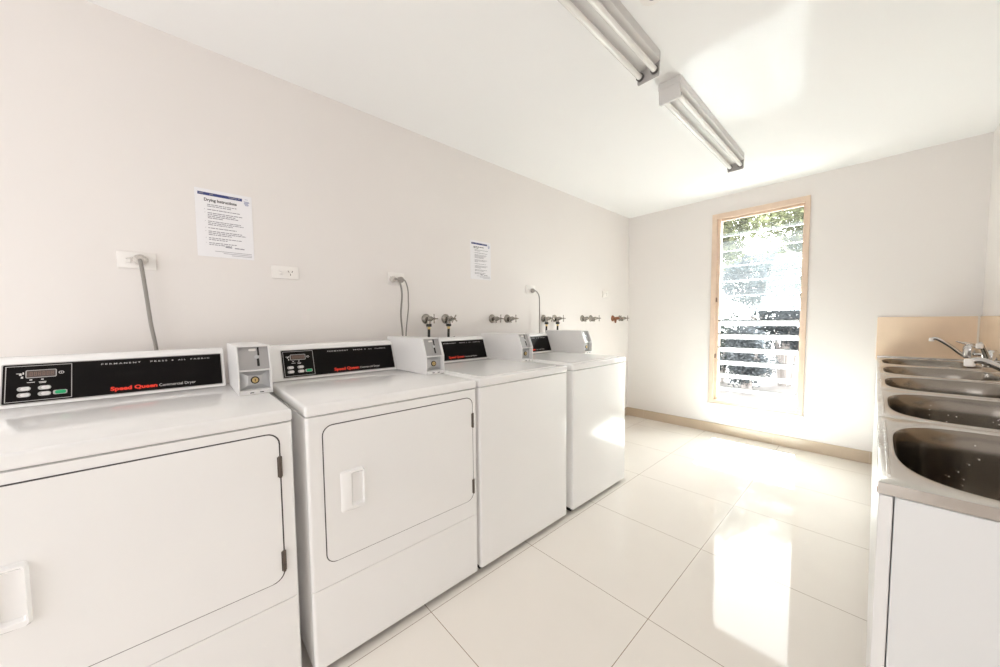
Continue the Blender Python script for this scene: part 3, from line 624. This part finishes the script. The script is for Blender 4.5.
b = B(); lathe(b, (1.422, 1.318, H - 0.0332), (0, 0, -1), [(0, 0.014), (0.002, 0.012), (0.002, 0.0)], 24); obj('sensor_vent', b, M['inklight'], sd)

# ------------------------------------------------------------------ laundry tubs along the right wall
BX, BZ = 2.018, 0.850
YT = [0.953, 1.590, 2.210, 2.790, 3.375, 3.972]
TX1 = XR - 0.011
def sq(a, n=3.0):
    c, s = math.cos(a), math.sin(a)
    return (math.copysign(abs(c) ** (2 / n), c), math.copysign(abs(s) ** (2 / n), s))
tub_names = ['nearest steel laundry tub, whole end panel of its cabinet in view', 'second nearest steel laundry tub in the row along the right wall', 'middle steel laundry tub of the row of five',
             'second farthest steel laundry tub, between the middle tub and the last', 'farthest steel laundry tub, against the tan splash tiles of the window wall']
for k in range(5):
    y0, y1 = YT[k] + 0.0008, YT[k + 1] - 0.0008
    t = thing('laundry_tub', ((BX + XR) / 2, (y0 + y1) / 2, 0), tub_names[k], 'laundry tub', 'steel laundry tubs')
    b = B(); 
    pnl = 0.0025
    box(b, 2.0392, TX1, y0 + pnl, y0 + pnl + 0.016, 0.0, 0.826, 0.001, 1); box(b, 2.041, TX1, y1 - 0.020, y1 - 0.004, 0.0, 0.826, 0.001, 1)
    box(b, 2.075, 2.090, y0 + 0.02, y1 - 0.02, 0.0, 0.10); box(b, 2.041, TX1, y0 + 0.02, y1 - 0.02, 0.10, 0.116); box(b, TX1 - 0.006, TX1, y0 + 0.02, y1 - 0.02, 0.116, 0.826)
    obj('cabinet', b, M['cabinet'], t)
    b = B(); box(b, 2.019, 2.0375, y0 + 0.002, y1 - 0.002, 0.10, 0.826, 0.0015, 1); obj('door', b, M['cabdoor'], t)
    # steel top with the bowl pressed into it
    cx, cy, ax, ay = 2.246, (y0 + y1) / 2 + 0.002, 0.200, (y1 - y0) / 2 - 0.044
    N = 72; b = B(); angs = [2 * PI * i / N for i in range(N)]
    X0, X1 = BX, TX1
    def on_rect(a):
        ux, uy = sq(a, 3.4)
        m = max(abs(ux), abs(uy)); ux, uy = ux / m, uy / m
        return (X0 + (X1 - X0) * (ux + 1) / 2, y0 + (y1 - y0) * (uy + 1) / 2)
    outer = [on_rect(a) for a in angs]
    def ring(s, z, n=3.4, grow=0.0):
        return [b.verts.new((cx + (ax * s + grow) * sq(a, n)[0], cy + (ay * s + grow) * sq(a, n)[1], z)) for a in angs]
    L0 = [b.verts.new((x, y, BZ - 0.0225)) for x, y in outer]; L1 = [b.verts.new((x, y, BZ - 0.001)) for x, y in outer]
    L2 = [b.verts.new((x + (cx - x) * 0.006, y + (cy - y) * 0.006, BZ)) for x, y in outer]
    def flatring(s, z, g): return ring(s, z, 3.4, g)
    top = [L0, L1, L2, flatring(1, BZ - 0.0005, 0.012), flatring(1, BZ - 0.0035, 0.003)]
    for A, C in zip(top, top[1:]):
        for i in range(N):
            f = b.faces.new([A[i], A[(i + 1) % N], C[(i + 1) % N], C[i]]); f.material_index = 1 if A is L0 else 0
    rim = top[-1]
    # pressed ridge along the front edge
    prism(b, [(BX + 0.010, BZ - 0.002), (BX + 0.012, BZ + 0.0015), (BX + 0.0155, BZ + 0.0015), (BX + 0.0175, BZ - 0.002)], 'y', y0 + 0.05, y1 - 0.06)
    if k == 4: box(b, BX + 0.001, TX1, y1 - 0.006, y1 - 0.0005, BZ - 0.001, BZ + 0.013, 0.002, 1)
    rt = obj('steel_top', b, (M['steel'], M['edgereflect']), t)
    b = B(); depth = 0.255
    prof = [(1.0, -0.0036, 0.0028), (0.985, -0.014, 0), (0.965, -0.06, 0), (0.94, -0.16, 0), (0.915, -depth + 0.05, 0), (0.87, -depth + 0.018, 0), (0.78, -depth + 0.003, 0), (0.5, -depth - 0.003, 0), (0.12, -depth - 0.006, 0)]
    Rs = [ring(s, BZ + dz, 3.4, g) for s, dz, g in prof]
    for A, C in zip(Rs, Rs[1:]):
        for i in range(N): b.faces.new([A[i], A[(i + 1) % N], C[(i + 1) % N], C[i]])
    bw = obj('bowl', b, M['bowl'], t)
    b = B(); lathe(b, (cx, cy, BZ - depth - 0.0095), (0, 0, 1), [(0, 0.036), (0.005, 0.036), (0.0065, 0.030), (0.0045, 0.024), (0.0045, 0)], 24); obj('drain', b, M['chrome'], bw)
    if k < 2:   # dried water spots on the bowl walls
        rnd = random.Random(40 + k); b = B()
        for _ in range(140):
            a = rnd.uniform(-1.2, 1.9); dz = rnd.uniform(0.03, 0.2); s = 0.972 - 0.30 * dz ** 1.0 * 0.9
            p = Vector((cx + ax * s * sq(a, 3.4)[0] * 0.985, cy + ay * s * sq(a, 3.4)[1] * 0.985, BZ - dz)); r = rnd.uniform(0.0008, 0.0018)
            bmesh.ops.create_icosphere(b, subdivisions=1, radius=r, matrix=Matrix.Translation(p))
        o = obj('water_spots', b, M['droplet'], bw); o['kind'] = 'stuff'
    if k == 0:
        b = B(); box(b, BX - 0.0012, BX - 0.0002, y0 + 0.0002, y0 + 0.010, BZ - 0.0215, BZ - 0.012, 0.0004, 1); obj('edge_clip', b, M['rust'], t)

# tan splash tiles above the tubs
SZ = 1.158
b = B(); box(b, BX - 0.006, XR - 0.0085, YF - 0.0085, YF - 0.0004, BZ - 0.02, SZ, 0.001, 1)
s = obj('splashback', b, M['splash']); tag(s, 'tan tiled splashback on the window wall behind the farthest tub', 'splashback', 'tan splashbacks')
b = B(); box(b, XR - 0.0085, XR - 0.0004, YT[0], YF - 0.0004, BZ - 0.02, SZ, 0.001, 1)
s2 = obj('splashback', b, M['splash']); tag(s2, 'tan tiled splashback on the right wall behind the row of taps', 'splashback', 'tan splashbacks')
for y in (3.38, 2.78, 2.18, 1.58):
    b = B(); box(b, XR - 0.0090, XR - 0.0084, y - 0.0015, y + 0.0015, BZ, SZ); obj('joint', b, M['grout'], s2)
b = B(); prism(b, [(XR - 0.0085, YF - 0.0086), (XR - 0.0165, YF - 0.0086), (XR - 0.0086, YF - 0.0165)], 'z', BZ + 0.014, SZ); obj('corner_joint', b, M['grout'], s2)

# mixers
mix_names = ['chrome mixer tap over the nearest laundry tub', 'chrome mixer tap over the second nearest tub, pale curved spout pointing out', 'chrome mixer tap over the middle laundry tub, spout swung aside',
             'chrome mixer tap over the second farthest tub, spout swung towards the viewer', 'chrome mixer tap over the farthest tub, spout rising out over the bowl']
spout = [(20, 0.19, 0.10), (2, 0.192, 0.108), (105, 0.17, 0.10), (71, 0.17, 0.112), (0, 0.150, 0.108)]
for k in range(5):
    y = (YT[k] + YT[k + 1]) / 2; 
    t = thing('mixer_tap', (XR - 0.0085, y, 0.93), mix_names[k], 'tap', 'laundry tub mixers')
    bx = 2.410
    b = B(); lathe(b, (bx, y, 0.893), (0, 0, 1), [(0, 0.022), (0.004, 0.027), (0.05, 0.030), (0.066, 0.030), (0.068, 0.0285), (0.078, 0.027), (0.088, 0.016), (0.090, 0.0)], 26)
    for s in (-1, 1):
        rings(b, spline([(bx + 0.006, y + s * 0.012, 0.925), (bx + 0.03, y + s * 0.055, 0.922), (XR - 0.010, y + s * 0.062, 0.922)], 5), 0.010, 12)
    obj('mixer_body', b, M['chrome'], t)
    for s in (-1, 1):
        b = B(); lathe(b, (XR - 0.0088, y + s * 0.062, 0.922), (-1, 0, 0), [(0, 0.024), (0.004, 0.023), (0.008, 0.012)], 22); obj('wall_flange', b, M['chrome'], t)
    b = B(); prism(b, [(bx + 0.016, 0.976), (bx + 0.018, 0.986), (bx - 0.014, 0.992), (bx - 0.055, 1.000), (bx - 0.060, 0.998), (bx - 0.052, 0.992), (bx - 0.018, 0.977)], 'y', y - 0.009, y + 0.009, 0.003, 2); obj('lever', b, M['chrome'], t)
    a, ln, rise = spout[k]; d = Vector((-math.cos(math.radians(a)), -math.sin(math.radians(a)), 0)); p0 = Vector((bx, y, 0.902))
    pts = [p0, p0 + d * 0.03 + Vector((0, 0, 0.012)), p0 + d * ln * 0.5 + Vector((0, 0, rise * 0.58)), p0 + d * ln * 0.84 + Vector((0, 0, rise * 0.99)), p0 + d * (ln * 0.95) + Vector((0, 0, rise * 1.04)), p0 + d * ln + Vector((0, 0, rise * 1.0))]
    b = B(); rings(b, spline(pts, 6), 0.0100, 14); obj('spout', b, M['chrome'], t)
    b = B(); e = p0 + d * ln + Vector((0, 0, rise)); lathe(b, e + d * 0.004 + Vector((0, 0, 0.008)), (0, 0, -1), [(0, 0.0095), (0.003, 0.0115), (0.022, 0.0115), (0.024, 0.009)], 18); obj('aerator', b, M['plastic'], t)

# ------------------------------------------------------------------ outside: ground, shrubs and trees
b = B()
for i in range(14):
    pass
box(b, -14, 18, YF + WALL, 34, -0.55, -0.25)
obj('ground', b, M['soil'], kind='structure')

def foliage(name, x, y, zc, rx, ry, rz, n, size, m, trunk, label, cat, seed, clumps=26, group=None):
    rnd = random.Random(seed); t = thing(name, (x, y, -0.25), label, cat, group)
    b = B()
    if trunk:
        rings(b, spline([(x, y, -0.25), (x + 0.05, y, zc * 0.4), (x - 0.04, y + 0.03, zc)], 5), [0.09 * (1 - 0.05 * i) for i in range(11)], 10)
        for _ in range(9):
            a = rnd.uniform(0, 6.28); zz = rnd.uniform(zc * 0.45, zc * 0.9); e = rnd.uniform(0.5, 0.85)
            rings(b, [(x, y, zz), (x + rx * e * 0.5 * math.cos(a), y + ry * e * 0.5 * math.sin(a), zz + 0.2), (x + rx * e * math.cos(a), y + ry * e * math.sin(a), zz + 0.55)], [0.035, 0.022, 0.008], 6)
    else:
        for _ in range(12):
            a = rnd.uniform(0, 6.28); e = rnd.uniform(0.3, 0.8)
            rings(b, [(x + 0.1 * math.cos(a), y + 0.1 * math.sin(a), -0.25), (x + rx * e * math.cos(a) * 0.6, y + ry * e * math.sin(a) * 0.6, zc * 0.6), (x + rx * e * math.cos(a), y + ry * e * math.sin(a), zc + rz * 0.4)], [0.02, 0.013, 0.005], 6)
    obj('trunk' if trunk else 'stems', b, M['bark'], t)
    cs = []
    for _ in range(clumps):
        while True:
            v = Vector((rnd.uniform(-1, 1), rnd.uniform(-1, 1), rnd.uniform(-1, 1)))
            if 0.25 < v.length < 1: break
        cs.append(Vector((x + v.x * rx, y + v.y * ry, zc + v.z * rz)))
    verts, faces = [], []
    cr = 0.42 * (rx * ry * rz) ** (1 / 3)
    for i in range(n):
        c = cs[i % clumps] + Vector((rnd.gauss(0, cr * 0.55), rnd.gauss(0, cr * 0.55), rnd.gauss(0, cr * 0.4)))
        if c.z < -0.22: c.z = -0.2
        d = Vector((rnd.gauss(0, 1), rnd.gauss(0, 1), rnd.gauss(-0.3, 0.6))).normalized(); a, e = frame_of(d); q = rnd.uniform(0, 6.28)
        wv = a * math.cos(q) + e * math.sin(q); up = d.cross(wv); s = size * rnd.uniform(0.7, 1.3); k = len(verts)
        verts += [c - d * s, c - d * 0.1 * s + wv * 0.36 * s - up * 0.06 * s, c + d * s, c - d * 0.1 * s - wv * 0.36 * s - up * 0.06 * s, c + up * 0.07 * s]
        faces += [(k, k + 1, k + 4), (k + 1, k + 2, k + 4), (k + 2, k + 3, k + 4), (k + 3, k, k + 4)]
    me = bpy.data.meshes.new('leaves'); me.from_pydata([v - t.location for v in verts], [], faces); me.materials.append(m)
    o = bpy.data.objects.new('leaves', me); COL.objects.link(o); o.parent = t
    return t
foliage('tree', -0.55, 9.0, 3.05, 0.75, 0.8, 0.62, 5200, 0.060, M['leaf_yellow'], True, 'yellow green tree crown in the top left of the louvre window', 'tree', 11)
foliage('tree', 0.95, 10.4, 3.35, 0.85, 0.8, 0.62, 4600, 0.062, M['leaf_yellow'], True, 'yellow green tree crown in the top right of the louvre window', 'tree', 12)
foliage('tree', -0.15, 11.8, 2.35, 1.10, 0.8, 0.80, 7000, 0.060, M['leaf_grey'], True, 'grey green round crown left of centre in the louvre window', 'tree', 13)
foliage('tree', 0.22, 12.6, 2.25, 0.60, 0.6, 0.90, 9000, 0.062, M['leaf_dark'], True, 'pale grey green crown right of centre in the louvre window', 'tree', 17)
foliage('shrub', -0.35, 8.9, 0.80, 0.55, 0.5, 0.85, 5200, 0.048, M['leaf_dark'], False, 'dark shrub seen through the lower left louvres', 'shrub', 14)
foliage('shrub', 0.35, 8.0, 0.35, 0.42, 0.4, 0.55, 3800, 0.042, M['leaf_grey'], False, 'low grey green shrub seen through the lower middle louvres', 'shrub', 15)
foliage('shrub', 0.75, 9.3, 0.95, 0.60, 0.5, 0.60, 4600, 0.048, M['leaf_grey'], False, 'pale shrub seen through the lower right louvres', 'shrub', 16)

# ------------------------------------------------------------------ light
SUN_E, SKY_SUN, SKY_BACK = 76.0, 13.0, 2.9
s = bpy.data.lights.new('sun', 'SUN'); s.energy = SUN_E; s.angle = math.radians(0.6); s.color = (0.87, 0.945, 1.0)
so = bpy.data.objects.new('sun', s); COL.objects.link(so)
so.rotation_euler = Vector((0.055, -0.52, -1.0)).to_track_quat('-Z', 'Y').to_euler(); so.location = (0, 12, 14)
w = bpy.data.worlds.new('sky'); sc.world = w; w.use_nodes = True; nt = w.node_tree
bg = nt.nodes['Background']; tc = nt.nodes.new('ShaderNodeTexCoord'); sp = nt.nodes.new('ShaderNodeSeparateXYZ'); r = nt.nodes.new('ShaderNodeValToRGB')
nt.links.new(tc.outputs['Generated'], sp.inputs[0]); nt.links.new(sp.outputs['Y'], r.inputs['Fac'])
mr = nt.nodes.new('ShaderNodeMapRange'); mr.inputs[1].default_value = -1; mr.inputs[2].default_value = 1      # brighter towards the sun's side
nt.links.new(sp.outputs['Y'], mr.inputs[0]); nt.links.new(mr.outputs[0], r.inputs['Fac'])
r.color_ramp.elements[0].position = 0.1; r.color_ramp.elements[0].color = (0.985, 0.99, 1.0, 1)
r.color_ramp.elements[1].position = 0.9; r.color_ramp.elements[1].color = (0.98, 0.99, 1.0, 1)
m2_ = nt.nodes.new('ShaderNodeMapRange'); m2_.inputs[1].default_value = -0.6; m2_.inputs[2].default_value = 0.6; m2_.inputs[3].default_value = SKY_BACK; m2_.inputs[4].default_value = SKY_SUN
nt.links.new(sp.outputs['Y'], m2_.inputs[0]); nt.links.new(m2_.outputs[0], bg.inputs['Strength'])
nt.links.new(r.outputs['Color'], bg.inputs['Color'])
# portals help the sky light find the two glazed openings
def portal(name, loc, sx, sy, rot):
    l = bpy.data.lights.new(name, 'AREA'); l.shape = 'RECTANGLE'; l.size = sx; l.size_y = sy; l.cycles.is_portal = True
    o = bpy.data.objects.new(name, l); COL.objects.link(o); o.location = loc; o.rotation_euler = rot
portal('far_window_daylight', ((WX0 + WX1) / 2, YF + WALL + 0.02, (WZ0 + WZ1) / 2), WX1 - WX0, WZ1 - WZ0, (-PI / 2, 0, 0))
portal('back_fill_daylight', ((GX0 + GX1) / 2, YB - WALL - 0.02, GZ1 / 2), GX1 - GX0, GZ1, (PI / 2, 0, 0))  # portal of the added back opening

# ------------------------------------------------------------------ camera
cam = bpy.data.cameras.new('camera'); co = bpy.data.objects.new('camera', cam); COL.objects.link(co)
yaw, pit, roll = 0.83540, -0.054169, -0.0105565
c_, s_ = math.cos(yaw), math.sin(yaw)
r_ = Vector((c_, s_, 0)); fw = Vector((-s_, c_, 0)); F = math.cos(pit) * fw + math.sin(pit) * Vector((0, 0, 1)); Uv = -math.sin(pit) * fw + math.cos(pit) * Vector((0, 0, 1))
Rv = math.cos(roll) * r_ + math.sin(roll) * Uv; Uv = -math.sin(roll) * r_ + math.cos(roll) * Uv
co.matrix_world = Matrix(((Rv.x, Uv.x, -F.x, 2.00533), (Rv.y, Uv.y, -F.y, 0.0), (Rv.z, Uv.z, -F.z, 1.15628), (0, 0, 0, 1)))
cam.sensor_width = 36; cam.lens = 344.504 * 36 / 1000; cam.shift_x = 0.004836; cam.shift_y = 0.006645; cam.clip_start = 0.02
sc.camera = co

vs = sc.view_settings; vs.view_transform = 'Standard'; vs.look = 'None'; vs.gamma = 1; vs.use_curve_mapping = False; vs.exposure = 0.09
cy = sc.cycles
cy.use_denoising = True; cy.max_bounces = 14; cy.diffuse_bounces = 8; cy.glossy_bounces = 8; cy.transparent_max_bounces = 32
cy.caustics_reflective = True; cy.blur_glossy = 0.0; cy.sample_clamp_indirect = 0.0
cy.use_guiding = True; cy.use_surface_guiding = True
